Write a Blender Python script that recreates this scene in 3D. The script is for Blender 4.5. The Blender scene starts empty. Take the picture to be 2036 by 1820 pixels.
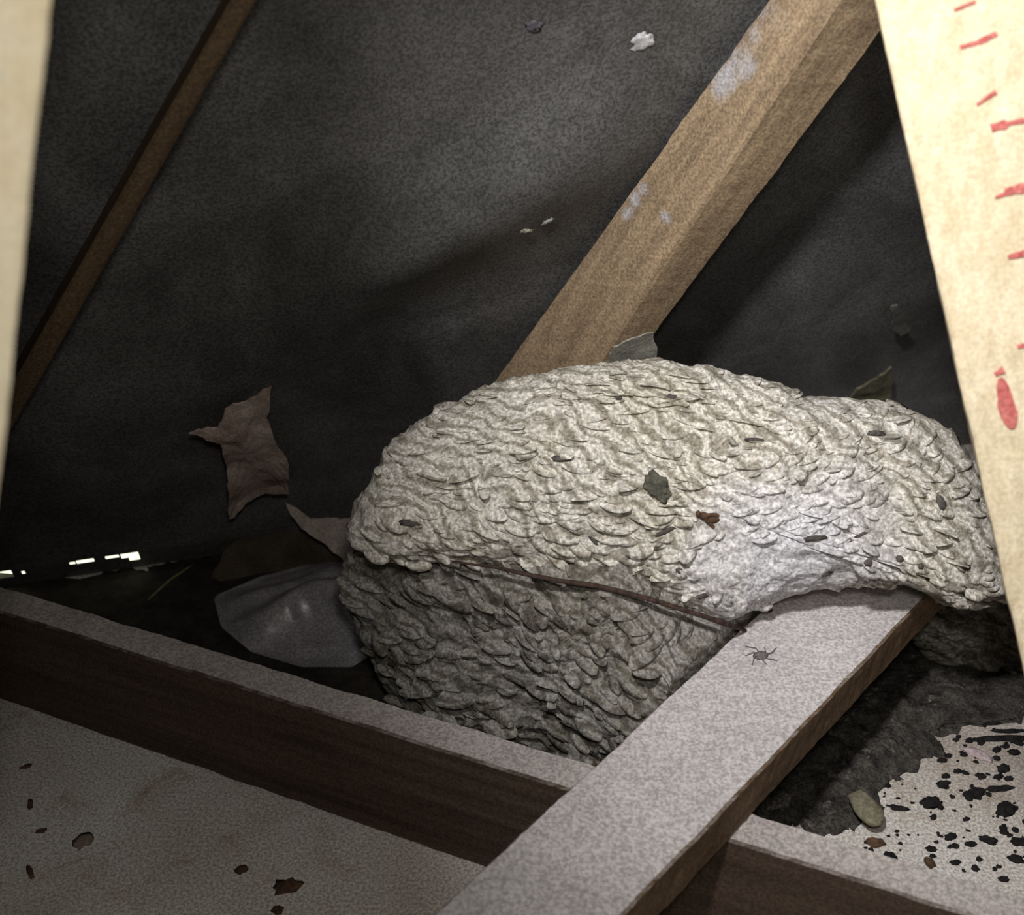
import bpy, bmesh, math, random
import numpy as np
from mathutils import Vector, noise as mn

# ------------------------------------------------------------------ camera
F_PX, W_PX, H_PX = 2200.0, 2036.0, 1820.0
CAM_H, PITCH = 0.72, math.radians(30)
scn = bpy.context.scene
col = scn.collection
cam_d = bpy.data.cameras.new('camera')
cam = bpy.data.objects.new('camera', cam_d)
col.objects.link(cam)
cam.location = (0, 0, CAM_H)
cam.rotation_euler = (math.radians(90) - PITCH, 0, 0)
cam_d.sensor_width = 36.0
cam_d.lens = 36.0 * F_PX / W_PX
cam_d.clip_start = 0.01
cam_d.dof.use_dof = True
cam_d.dof.focus_distance = 0.92
cam_d.dof.aperture_fstop = 6.5
scn.camera = cam

# ------------------------------------------------------------------ world, lamps, exposure
world = bpy.data.worlds.new('daylight')
scn.world = world
world.use_nodes = True
bg = world.node_tree.nodes['Background']
bg.inputs[0].default_value = (0.95, 1.0, 0.72, 1)
bg.inputs[1].default_value = 1.6
scn.view_settings.view_transform = 'Standard'
scn.view_settings.look = 'None'
scn.view_settings.gamma = 1.0
scn.view_settings.use_curve_mapping = False
scn.view_settings.exposure = 0.0


def lamp(name, kind, loc, energy, colour, size, target=None, spot=None, blend=1.0):
    d = bpy.data.lights.new(name, kind)
    d.energy = energy
    d.color = colour
    d.shadow_soft_size = size
    if spot:
        d.spot_size = math.radians(spot)
        d.spot_blend = blend
    o = bpy.data.objects.new(name, d)
    o.location = loc
    if target:
        o.rotation_euler = (Vector(target) - Vector(loc)).to_track_quat('-Z', 'Y').to_euler()
    col.objects.link(o)
    return o


lamp('torch_light', 'SPOT', (-0.10, 0.14, 1.02), 38.0, (1.0, 0.97, 0.955), 0.03,
     target=(0.44, 0.84, 0.24), spot=66, blend=1.0)
lamp('fill_light', 'POINT', (0.03, 0.0, 0.83), 5.6, (1.0, 0.955, 0.87), 0.03)  # added fill near the camera, brightens the struts and near floor


# ------------------------------------------------------------------ geometry helpers
def ray(px, py):
    dx, dy = (px - W_PX / 2) / F_PX, (py - H_PX / 2) / F_PX
    s, c = math.sin(PITCH), math.cos(PITCH)
    return Vector((dx, c - dy * s, -s - dy * c))


CAM = Vector((0, 0, CAM_H))
FWD = Vector((0, math.cos(PITCH), -math.sin(PITCH)))
UP = Vector((0, math.sin(PITCH), math.cos(PITCH)))
RIGHT = Vector((1, 0, 0))


def at_z(px, py, z):
    r = ray(px, py)
    return CAM + r * ((z - CAM_H) / r.z)


def at_plane(px, py, p0, n):
    r = ray(px, py)
    return CAM + r * ((p0 - CAM).dot(n) / r.dot(n))


def at_depth(px, py, d):
    return CAM + ray(px, py) * d


def link(name, me, mat=None, parent=None, smooth=False):
    o = bpy.data.objects.new(name, me)
    col.objects.link(o)
    if mat:
        me.materials.append(mat)
    if parent:
        o.parent = parent
    if smooth:
        for p in me.polygons:
            p.use_smooth = True
    return o


def tag(o, label=None, cat=None, group=None, kind=None):
    if label: o['label'] = label
    if cat: o['category'] = cat
    if group: o['group'] = group
    if kind: o['kind'] = kind
    return o


def mesh(name, verts, faces):
    me = bpy.data.meshes.new(name)
    me.from_pydata([tuple(v) for v in verts], [], faces)
    me.validate()
    me.update()
    return me


def fb(v, scale, octs=4, seed=0.0):
    return mn.fractal(Vector(v) * scale + Vector((seed, seed * 1.7, -seed)), 1.0, 2.0, octs)


def timber(name, sec0, sec1, mat, parent=None, nlen=60, ncross=5, rough=0.0012, bev=0.12, seed=0.0):
    """Sawn timber from a four cornered section at one end to one at the other; slightly uneven arrises."""
    def ring(sec):
        pts = []
        for i in range(4):
            a, b = sec[i], sec[(i + 1) % 4]
            for k in range(ncross + 1):
                t = bev * 0.35 + (1 - bev * 0.7) * k / ncross if False else None
            L = (b - a).length
            e = min(0.0022 / L, 0.2)
            ts = [e] + [e + (1 - 2 * e) * k / ncross for k in range(1, ncross)] + [1 - e]
            pts += [a.lerp(b, t) for t in ts]
        return pts
    r0, r1 = ring(sec0), ring(sec1)
    n = len(r0)
    verts, faces = [], []
    c0, c1 = sum(sec0, Vector()) / 4, sum(sec1, Vector()) / 4
    for j in range(nlen + 1):
        t = j / nlen
        c = c0.lerp(c1, t)
        for i in range(n):
            p = r0[i].lerp(r1[i], t)
            out = (p - c).normalized()
            p = p + out * rough * (fb(p, 28, 3, seed) + 0.5 * fb(p, 110, 2, seed))
            verts.append(p)
    for j in range(nlen):
        for i in range(n):
            a = j * n + i
            b = j * n + (i + 1) % n
            faces.append((a, b, b + n, a + n))
    faces.append(tuple(range(n))[::-1])
    faces.append(tuple(range(nlen * n, nlen * n + n)))
    me = mesh(name, verts, faces)
    bm = bmesh.new(); bm.from_mesh(me)
    bmesh.ops.recalc_face_normals(bm, faces=bm.faces)
    bm.to_mesh(me); bm.free()
    o = link(name, me, mat, parent)
    return o


# ------------------------------------------------------------------ materials
class Nodes:
    def __init__(self, name, rough=0.8, spec=0.3):
        self.m = bpy.data.materials.new(name)
        self.m.use_nodes = True
        self.t = self.m.node_tree
        self.b = self.t.nodes['Principled BSDF']
        self.b.inputs['Roughness'].default_value = rough
        self.b.inputs['Specular IOR Level'].default_value = spec
        self.geo = self.t.nodes.new('ShaderNodeNewGeometry')
        self.pos = self.geo.outputs['Position']

    def n(self, kind, **kw):
        x = self.t.nodes.new(kind)
        for k, v in kw.items():
            setattr(x, k, v)
        return x

    def mapv(self, scale=(1, 1, 1), rot=(0, 0, 0), src=None):
        x = self.n('ShaderNodeMapping')
        x.inputs['Scale'].default_value = scale
        x.inputs['Rotation'].default_value = rot
        self.t.links.new(src or self.pos, x.inputs['Vector'])
        return x.outputs[0]

    def noise(self, scale, detail=4, rough=0.55, dist=0.0, vec=None):
        x = self.n('ShaderNodeTexNoise')
        x.inputs['Scale'].default_value = scale
        x.inputs['Detail'].default_value = detail
        x.inputs['Roughness'].default_value = rough
        x.inputs['Distortion'].default_value = dist
        self.t.links.new(vec or self.pos, x.inputs['Vector'])
        return x.outputs['Fac']

    def ramp(self, fac, stops):
        x = self.n('ShaderNodeValToRGB')
        cr = x.color_ramp
        while len(cr.elements) > 1:
            cr.elements.remove(cr.elements[-1])
        cr.elements[0].position = stops[0][0]
        c = stops[0][1]
        cr.elements[0].color = (*c, 1) if len(c) == 3 else c
        for p, c in stops[1:]:
            e = cr.elements.new(p)
            e.color = (*c, 1)
        self.t.links.new(fac, x.inputs[0])
        return x.outputs[0]

    def mix(self, fac, a, b, mode='MIX'):
        x = self.n('ShaderNodeMix', data_type='RGBA', blend_type=mode)
        for sock, v in ((x.inputs[0], fac), (x.inputs[6], a), (x.inputs[7], b)):
            if isinstance(v, (int, float)):
                sock.default_value = v
            elif isinstance(v, tuple):
                sock.default_value = (*v, 1)
            else:
                self.t.links.new(v, sock)
        return x.outputs[2]

    def grey(self, fac, lo, hi, p0=0.3, p1=0.7):
        return self.ramp(fac, [(p0, (lo,) * 3), (p1, (hi,) * 3)])

    def speckle(self, colr, scale=420, lo=0.66, hi=1.34):
        s = self.noise(scale, 2, 0.6)
        return self.mix(1.0, colr, self.grey(s, lo, hi, 0.36, 0.64), 'MULTIPLY')

    def colour(self, c):
        if isinstance(c, tuple):
            self.b.inputs['Base Color'].default_value = (*c, 1)
        else:
            self.t.links.new(c, self.b.inputs['Base Color'])

    def bump(self, fac, strength=0.4, dist=0.002, prev=None):
        x = self.n('ShaderNodeBump')
        x.inputs['Strength'].default_value = strength
        x.inputs['Distance'].default_value = dist
        self.t.links.new(fac, x.inputs['Height'])
        if prev:
            self.t.links.new(prev, x.inputs['Normal'])
        self.t.links.new(x.outputs[0], self.b.inputs['Normal'])
        return x.outputs[0]

    def upness(self):
        s = self.n('ShaderNodeSeparateXYZ')
        self.t.links.new(self.geo.outputs['Normal'], s.inputs[0])
        return s.outputs[2]


def wood_mat(name, dark, light, direction, dusty=None, spk=(0.7, 1.3), stains=()):
    N = Nodes(name, 0.78, 0.2)
    d = Vector(direction).normalized()
    # grain runs along `direction`
    q = d.to_track_quat('X', 'Z').to_euler()
    inv = d.to_track_quat('X', 'Z').inverted().to_euler()
    v = N.mapv((5, 90, 90), (0, 0, 0), N.mapv((1, 1, 1), tuple(inv)))
    g = N.noise(1.0, 5, 0.6, 0.4, v)
    big = N.noise(7, 3, 0.5)
    c = N.ramp(g, [(0.3, dark), (0.7, light)])
    c = N.mix(N.grey(big, 0.0, 0.6, 0.35, 0.7), c, N.mix(0.5, dark, light), 'MIX')
    if dusty:
        m = N.n('ShaderNodeMath', operation='MULTIPLY')
        up = N.ramp(N.upness(), [(0.55, (0, 0, 0)), (0.9, (1, 1, 1))])
        pat = N.ramp(N.noise(16, 6, 0.7), [(0.22, (0.55,) * 3), (0.45, (1, 1, 1))])
        fac = N.mix(1.0, up, pat, 'MULTIPLY')
        dust = N.ramp(N.noise(9, 5, 0.65), [(0.3, tuple(x * 0.80 for x in dusty)), (0.7, dusty)])
        c = N.mix(fac, c, dust)
    for P, rad in stains:      # pale cobweb dust caught on the timber
        wn = N.n('ShaderNodeTexNoise'); wn.inputs['Scale'].default_value = 60; wn.inputs['Detail'].default_value = 4
        N.t.links.new(N.pos, wn.inputs['Vector'])
        ad = N.n('ShaderNodeVectorMath', operation='MULTIPLY_ADD')
        N.t.links.new(wn.outputs['Color'], ad.inputs[0])
        ad.inputs[1].default_value = (rad * 1.4,) * 3
        N.t.links.new(N.pos, ad.inputs[2])
        dd = N.n('ShaderNodeVectorMath', operation='DISTANCE')
        N.t.links.new(ad.outputs[0], dd.inputs[0])
        dd.inputs[1].default_value = tuple(P + Vector((0.7, 0.7, 0.7)) * rad)
        f = N.ramp(dd.outputs['Value'], [(rad * 0.5, (0.75,) * 3), (rad * 1.05, (0, 0, 0))])
        c = N.mix(f, c, (0.50, 0.50, 0.54))
    c = N.speckle(c, 430, *spk)
    N.colour(c)
    N.bump(N.noise(1.0, 5, 0.7, 0.3, v), 0.35, 0.0015)
    return N.m


def simple_mat(name, a, b, scale=60, rough=0.85, bump=0.4, spec=0.2, spk=(0.8, 1.2)):
    N = Nodes(name, rough, spec)
    c = N.ramp(N.noise(scale, 5, 0.6), [(0.32, a), (0.68, b)])
    N.colour(N.speckle(c, 430, *spk))
    N.bump(N.noise(scale * 3, 5, 0.7), bump, 0.002)
    return N.m


# ------------------------------------------------------------------ planes of the place
ZJ, ZB = 0.115, 0.157          # tops of the joist and of the timber laid across it
E0, E1 = at_z(0, 1168, 0), at_z(2036, 868, 0)
es = (E1 - E0).normalized()                         # along the eaves
eh = Vector((es.y, -es.x, 0)).normalized()          # back into the loft
if eh.y > 0: eh = -eh
SL = math.radians(62)
eu = (eh * math.cos(SL) + Vector((0, 0, 1)) * math.sin(SL)).normalized()   # up the slope
rn = es.cross(eu).normalized()
if rn.dot(CAM - E0) < 0: rn = -rn                   # roof normal, into the loft


def roof_px(px, py, off=0.0):
    return at_plane(px, py, E0 + rn * off, rn)


def roof_st(p):
    d = p - E0
    return d.dot(es), d.dot(eu)


def roof_pt(s, t, off=0.0):
    return E0 + es * s + eu * t + rn * off


# ------------------------------------------------------------------ floor
def floor_mat():
    N = Nodes('plasterboard', 0.92, 0.1)
    c = N.ramp(N.noise(5, 6, 0.6, 0.5), [(0.3, (0.44, 0.39, 0.345)), (0.5, (0.60, 0.56, 0.51)), (0.72, (0.74, 0.72, 0.69))])
    st = N.ramp(N.noise(19, 6, 0.7, 0.8), [(0.55, (1, 1, 1)), (0.75, (0.62, 0.52, 0.42))])
    c = N.mix(1.0, c, st, 'MULTIPLY')
    N.colour(N.speckle(c, 420, 0.66, 1.34))
    N.bump(N.noise(120, 5, 0.7), 0.3, 0.002)
    return N.m


fa, fbp = E0 - es * 2.2, E0 + es * 4.2
fv = [fa, fbp, Vector((fbp.x, -1.8, 0)), Vector((fa.x, -1.8, 0))]
fv2 = [v - Vector((0, 0, 0.0125)) for v in fv]
M_floor = floor_mat()
fl = link('floor', mesh('floor', fv + fv2, [(3, 2, 1, 0), (4, 5, 6, 7), (0, 1, 5, 4), (1, 2, 6, 5), (2, 3, 7, 6), (3, 0, 4, 7)]), M_floor)
tag(fl, kind='structure')
bm = bmesh.new(); bm.from_mesh(fl.data); bmesh.ops.recalc_face_normals(bm, faces=bm.faces); bm.to_mesh(fl.data); bm.free()


# ------------------------------------------------------------------ roofing felt (the sloping ceiling)
def felt_mat():
    N = Nodes('roofing_felt', 0.5, 0.5)
    c = N.ramp(N.noise(8, 5, 0.6, 0.6), [(0.3, (0.062, 0.061, 0.060)), (0.5, (0.108, 0.107, 0.106)), (0.75, (0.19, 0.19, 0.192))])
    dust = N.ramp(N.noise(34, 7, 0.72, 1.2), [(0.60, (0, 0, 0)), (0.82, (0.55,) * 3)])
    c = N.mix(dust, c, (0.26, 0.26, 0.25))
    c = N.speckle(c, 400, 0.6, 1.4)
    N.colour(c)
    N.bump(N.noise(240, 4, 0.7), 0.35, 0.001)
    return N.m


sA, tA = roof_st(roof_px(1230, 300))
sB, tB = roof_st(roof_px(720, 570))
rd = Vector((sB - sA, tB - tA)); rl = rd.length; rd.normalize()


def felt_off(s, t):
    v = Vector((s, t, 0))
    o = 0.010 * mn.noise(Vector((s * 2.3, t * 2.3, 3.1))) + 0.003 * mn.noise(Vector((s * 9, t * 9, 7)))
    # a long soft fold that runs down the bay
    a = (s - sA) * rd.x + (t - tA) * rd.y
    b = -(s - sA) * rd.y + (t - tA) * rd.x
    b += 0.012 * math.sin(a * 9)
    env = 1 / (1 + math.exp(-(a - 0.02) * 26)) / (1 + math.exp((a - rl - 0.10) * 18))
    o += 0.028 * env * math.exp(-(b / 0.055) ** 2)
    return o - 0.014


T0 = 0.034
ss = np.concatenate([np.linspace(-2.2, -0.35, 10)[:-1], np.linspace(-0.35, 1.9, 300), np.linspace(1.9, 4.2, 10)[1:]])
ts_ = np.concatenate([np.linspace(T0, 1.15, 150), np.linspace(1.15, 2.35, 12)[1:]])
vs, fs = [], []
for t in ts_:
    for s in ss:
        o = felt_off(s, t) * min(1, (t - T0) / 0.08)
        vs.append(roof_pt(s, t, o))
ns = len(ss)
for j in range(len(ts_) - 1):
    for i in range(ns - 1):
        a = j * ns + i
        fs.append((a, a + 1, a + 1 + ns, a + ns))
# eaves strip below the felt, torn open where daylight shows
slits = []
for (x0, x1, ya, yb) in ((-40, 26, 1134, 1152), (43, 50, 1136, 1141), (138, 150, 1118, 1122), (150, 187, 1108, 1119), (208, 236, 1100, 1110),
                         (240, 254, 1100, 1110), (254, 276, 1092, 1114)):
    s0, tt0 = roof_st(roof_px(x0, (ya + yb) / 2))
    s1, _ = roof_st(roof_px(x1, (ya + yb) / 2))
    _, th = roof_st(roof_px((x0 + x1) / 2, ya))
    _, tl = roof_st(roof_px((x0 + x1) / 2, yb))
    slits.append((s0, s1, tl, th))
slits.sort()


def strip(s0, s1, t0, t1):
    b = len(vs)
    vs.extend([roof_pt(s0, t0), roof_pt(s1, t0), roof_pt(s1, t1), roof_pt(s0, t1)])
    fs.append((b, b + 1, b + 2, b + 3))


cur = -2.2
for s0, s1, tl, th in slits:
    if s0 > cur:
        strip(cur, s0, -0.004, T0)
    s0 = max(s0, cur)
    strip(s0, s1, -0.004, tl)
    strip(s0, s1, th, T0)
    cur = s1
strip(cur, 4.2, -0.004, T0)
M_felt = felt_mat()
felt = link('ceiling', mesh('ceiling', vs, fs), M_felt, smooth=True)
tag(felt, kind='structure')

# the rest of the loft, out of sight, closes it to the daylight
M_dark = simple_mat('dark_boarding', (0.06, 0.05, 0.04), (0.10, 0.085, 0.07), 12)


def wall(name, pts):
    o = link(name, mesh(name, pts, [tuple(range(len(pts)))]), M_dark)
    tag(o, kind='structure')


xl, xr = fa.x + 0.3, fbp.x - 0.3
def eave_y(x): return E0.y + (x - E0.x) * es.y / es.x
TOPZ = roof_pt(0, 2.3).z
def top_y(x):
    p = roof_pt(0, 2.3); return p.y + (x - p.x) * es.y / es.x
wall('wall_left', [Vector((xl, -1.6, -.02)), Vector((xl, eave_y(xl) + .3, -.02)), Vector((xl, eave_y(xl) + .3, TOPZ + .02)), Vector((xl, -1.6, TOPZ + .02))])
wall('wall_right', [Vector((xr, -1.6, -.02)), Vector((xr, eave_y(xr) + .3, -.02)), Vector((xr, eave_y(xr) + .3, TOPZ + .02)), Vector((xr, -1.6, TOPZ + .02))])
wall('wall_back', [Vector((xl - .5, -1.6, -.02)), Vector((xr + .5, -1.6, -.02)), Vector((xr + .5, -1.6, TOPZ + .02)), Vector((xl - .5, -1.6, TOPZ + .02))])
wall('ceiling_top', [Vector((xl - .5, -1.7, TOPZ)), Vector((xr + .5, -1.7, TOPZ)), Vector((xr + .5, top_y(xr) + .3, TOPZ)), Vector((xl - .5, top_y(xl) + .3, TOPZ))])

# ------------------------------------------------------------------ joist and the timber laid across it
def edge(pA, pB, z, e0, e1):
    a, b = at_z(*pA, z), at_z(*pB, z)
    d = (b - a)
    return a - d * e0, b + d * e1


DUST = (0.64, 0.605, 0.61)
n0, n1 = edge((265, 1299), (1928, 1820), ZJ, 0.55, 0.5)
f0, f1 = edge((146, 1208), (2036, 1781), ZJ, 0.40, 0.4)
for _ in range(60):
    if (f0 - E0).dot(rn) < 0.03 or (n0 - E0).dot(rn) < 0.03:
        n0 = n0.lerp(n1, 0.01); f0 = f0.lerp(f1, 0.01)
jd = (n1 - n0).normalized()
M_joist = wood_mat('joist_wood', (0.055, 0.036, 0.026), (0.12, 0.085, 0.062), jd, (0.55, 0.50, 0.48))
dz = Vector((0, 0, ZJ))
joist = timber('joist', [n0, f0, f0 - dz, n0 - dz], [n1, f1, f1 - dz, n1 - dz], M_joist, nlen=260, seed=1)
tag(joist, 'long dark joist on edge with dusty pale top, running under the broad flat timber', 'joist')

l0, l1 = edge((860, 1820), (1451, 1271), ZB, 0.35, 0.42)
r0, r1 = edge((1239, 1820), (1809, 1220), ZB, 0.35, 0.27)
bd = (l1 - l0).normalized()
M_board = wood_mat('flat_timber_wood', (0.13, 0.082, 0.048), (0.25, 0.165, 0.10), bd, DUST)
dz = Vector((0, 0, ZB - ZJ - 0.0005))
board = timber('flat_timber', [l0, r0, r0 - dz, l0 - dz], [l1, r1, r1 - dz, l1 - dz], M_board, nlen=200, seed=2)
tag(board, 'broad flat timber with dusty pale top lying diagonally across the joist', 'timber')

# ------------------------------------------------------------------ rafters
def lerp_px(a, b, t): return (a[0] + (b[0] - a[0]) * t, a[1] + (b[1] - a[1]) * t)


M_raft = None
def rafter(name, L, Mm, R, off, mat_args, seed, ext0, ext1):
    """L, Mm, R: two pixels each (top, foot) of far arris, near crease and near right arris."""
    PL = [roof_px(*p, -0.004) for p in L]
    PM = [roof_px(*p, off) for p in Mm]
    PR = [roof_px(*p, off) for p in R]
    def ex(P):
        d = P[1] - P[0]
        return [P[0] - d * ext0, P[1] + d * ext1]
    PL, PM, PR = ex(PL), ex(PM), ex(PR)
    B = [PR[i] + (PL[i] - PM[i]) for i in range(2)]
    print(name, 'face widths', [(PM[i] - PL[i]).length for i in range(2)], [(PR[i] - PM[i]).length for i in range(2)],
          'angle', math.degrees((PL[0] - PM[0]).angle(PR[0] - PM[0])))
    d = (PM[1] - PM[0]).normalized()
    mat = wood_mat(name + '_wood', *mat_args[:2], d, None, stains=mat_args[2] if len(mat_args) > 2 else ())
    return timber(name, [PM[0], PR[0], B[0], PL[0]], [PM[1], PR[1], B[1], PL[1]], mat, nlen=160, seed=seed)


raf = rafter('rafter', [(1527, 0), (1022, 703)], [(1668, 0), (1213, 690)], [(1802, 0), (1284, 690)], 0.050,
             ((0.23, 0.165, 0.105), (0.46, 0.34, 0.215), [(roof_px(x, y, o), r) for x, y, o, r in ((1500, 25, .012, .020), (1475, 75, .010, .016), (1452, 130, .010, .017), (1435, 165, .008, .012), (1275, 378, .006, .007), (1262, 400, .006, .008), (1248, 424, .005, .006), (1326, 432, .03, .0065))]), 5, 0.55, 0.30)
tag(raf, 'warm brown rafter rising up right behind the nest, sound and lit', 'rafter')
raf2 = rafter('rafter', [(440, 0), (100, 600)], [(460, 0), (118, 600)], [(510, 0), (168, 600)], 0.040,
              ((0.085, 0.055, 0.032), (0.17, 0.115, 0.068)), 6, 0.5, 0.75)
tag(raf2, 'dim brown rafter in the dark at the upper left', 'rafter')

# ------------------------------------------------------------------ near struts either side
def post(name, Lf, Rf, depth_t, depth_b, thick, mat, seed, inner=None):
    a0, a1 = at_depth(*Lf[0], depth_t), at_depth(*Lf[1], depth_b)
    b0, b1 = at_depth(*Rf[0], depth_t), at_depth(*Rf[1], depth_b)
    d = (a1 - a0).normalized()
    w = (b0 - a0).normalized()
    nrm = d.cross(w).normalized()
    if nrm.dot(FWD) < 0: nrm = -nrm
    face_n = nrm
    if inner is not None:
        nrm = ray(*inner).normalized()
    return timber(name, [a0, b0, b0 + nrm * thick, a0 + nrm * thick], [a1, b1, b1 + nrm * thick, a1 + nrm * thick], mat, nlen=160, rough=0.0008, seed=seed), (a0, a1, face_n, d, w)


# right strut: left arris through (1740,0) and (2010,1180)
RT, RB = 0.56, 0.72
tL = (1740 - 262 * 0.35, -0.35 * 1180)
bL = (1740 + 262 * 1.55, 1180 * 1.55)
M_strut = wood_mat('strut_wood', (0.60, 0.49, 0.31), (0.84, 0.74, 0.54), (0.1, 0.3, -1), None, (0.88, 1.12))
strut, sinfo = post('strut', [tL, bL], [(tL[0] + 430, tL[1] - 40), (bL[0] + 350, bL[1] - 30)], RT, RB, 0.035, M_strut, 9, inner=(1800, 500))
tag(strut, 'pale sawn strut with red printed marks, right of the nest', 'strut')
a0, a1, snrm, sd, sw = sinfo
M_ink = simple_mat('red_ink', (0.50, 0.10, 0.10), (0.66, 0.24, 0.20), 180, 0.8)


def ink(pts, name='printed_mark'):
    """a flat printed stroke on the face of the right strut, outline given in pixels"""
    P = [at_plane(x, y, a0 - snrm * 0.0012, snrm) for x, y in pts]
    c = sum(P, Vector()) / len(P)
    n = len(P)
    v = [c] + P
    f = [(0, 1 + i, 1 + (i + 1) % n) for i in range(n)]
    o = link(name, mesh(name, v, f), M_ink, strut)
    return o


def stroke(x0, y0, x1, y1, w0, w1):
    d = math.hypot(x1 - x0, y1 - y0); nx, ny = -(y1 - y0) / d, (x1 - x0) / d
    rr = random.Random(int(x0 * 7 + y0))
    up, dn = [], []
    for k in range(6):
        t = k / 5
        w = (w0 + (w1 - w0) * t) * (0.8 + 0.4 * rr.random()) / 2
        x, y = x0 + (x1 - x0) * t, y0 + (y1 - y0) * t
        up.append((x + nx * w, y + ny * w)); dn.append((x - nx * w, y - ny * w))
    return ink(up + dn[::-1])


stroke(1897, 20, 1940, 2, 5, 7)
stroke(1908, 94, 1945, 84, 7, 9)
stroke(1945, 84, 1982, 66, 12, 9)
stroke(1942, 208, 1980, 182, 4, 9)
stroke(1970, 255, 2002, 246, 14, 20)
stroke(2002, 246, 2044, 238, 8, 10)
stroke(1978, 393, 2006, 383, 5, 9)
stroke(1998, 382, 2050, 370, 17, 20)
stroke(2004, 512, 2050, 500, 8, 15)
stroke(2022, 690, 2050, 684, 7, 9)
oval = [(2001 + 20 * math.cos(a) * (1.0 if math.sin(a) > 0 else 0.8) + 11 * math.sin(a), 802 + 52 * math.sin(a)) for a in np.linspace(0, 2 * math.pi, 20)[:-1]]
ink(oval)
stroke(1978, 745, 1996, 735, 7, 14)

# left strut, close to the lens
LT, LB = 0.33, 0.42
M_strut2 = wood_mat('near_strut_wood', (0.82, 0.70, 0.48), (0.90, 0.82, 0.62), (0.1, 0.3, -1), None, (0.92, 1.08))
strut2, _ = post('strut', [(-232, -1250), (-475, 1900)], [(238, -1250), (-105, 1900)], LT - 0.03, LB, 0.035, M_strut2, 11, inner=(60, 500))
tag(strut2, 'blurred pale strut close by at the left edge', 'strut')

# ------------------------------------------------------------------ the nest
def paper_mat(name, warm=1.0, bright=1.0, sc=1.0, pale=None):
    N = Nodes(name, 0.9, 0.1)
    warp = N.n('ShaderNodeTexNoise'); warp.inputs['Scale'].default_value = 16; warp.inputs['Detail'].default_value = 2
    N.t.links.new(N.pos, warp.inputs['Vector'])
    add = N.n('ShaderNodeVectorMath', operation='MULTIPLY_ADD')
    N.t.links.new(warp.outputs['Color'], add.inputs[0])
    add.inputs[1].default_value = (0.07, 0.07, 0.07)
    N.t.links.new(N.pos, add.inputs[2])
    wv = N.n('ShaderNodeTexWave', wave_type='BANDS', bands_direction='DIAGONAL')
    wv.inputs['Scale'].default_value = 26 * sc
    wv.inputs['Distortion'].default_value = 5
    wv.inputs['Detail'].default_value = 4
    wv.inputs['Detail Scale'].default_value = 2.5
    wv.inputs['Detail Roughness'].default_value = 0.65
    N.t.links.new(add.outputs[0], wv.inputs['Vector'])
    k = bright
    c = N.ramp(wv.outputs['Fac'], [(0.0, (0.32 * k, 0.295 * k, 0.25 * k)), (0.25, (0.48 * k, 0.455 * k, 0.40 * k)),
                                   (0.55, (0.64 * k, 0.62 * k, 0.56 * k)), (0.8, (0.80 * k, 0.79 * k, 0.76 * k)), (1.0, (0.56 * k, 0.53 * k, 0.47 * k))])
    big = N.ramp(N.noise(14, 4, 0.6), [(0.3, (0.86, 0.84, 0.78)), (0.7, (1.06, 1.05, 1.06))])
    c = N.mix(1.0, c, big, 'MULTIPLY')
    if pale:
        # a smooth, chalky white area of the paper
        dd = N.n('ShaderNodeVectorMath', operation='DISTANCE')
        N.t.links.new(add.outputs[0], dd.inputs[0])
        dd.inputs[1].default_value = tuple(pale[0] + Vector((0.035, 0.035, 0.035)))
        f = N.ramp(dd.outputs['Value'], [(pale[1] * 0.4, (0.8,) * 3), (pale[1] * 1.1, (0, 0, 0))])
        c = N.mix(f, c, (0.70, 0.70, 0.75))
    N.colour(N.speckle(c, 380, 0.64, 1.36))
    N.bump(N.noise(150, 5, 0.7), 0.5, 0.003)
    return N.m


M_paper = paper_mat('nest_paper', pale=(at_depth(1570, 1120, 0.84), 0.085))
M_paper_shade = paper_mat('nest_paper_shaded', bright=0.46)  # same paper darkened: shade of the lower walls put into the colour


def radial(outline, cx, cy):
    dense = []
    for (xa, ya), (xb, yb) in zip(outline, outline[1:] + outline[:1]):
        m = max(1, int(math.hypot(xb - xa, yb - ya) / 8))
        dense += [(xa + (xb - xa) * k / m, ya + (yb - ya) * k / m) for k in range(m)]
    outline = dense
    pts = sorted((math.atan2(-(y - cy), x - cx), math.hypot(x - cx, y - cy)) for x, y in outline)
    A = np.array([p[0] for p in pts]); R = np.array([p[1] for p in pts])
    A = np.concatenate([A - 2 * math.pi, A, A + 2 * math.pi]); R = np.concatenate([R, R, R])
    return lambda a: float(np.interp(a, A, R))


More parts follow.
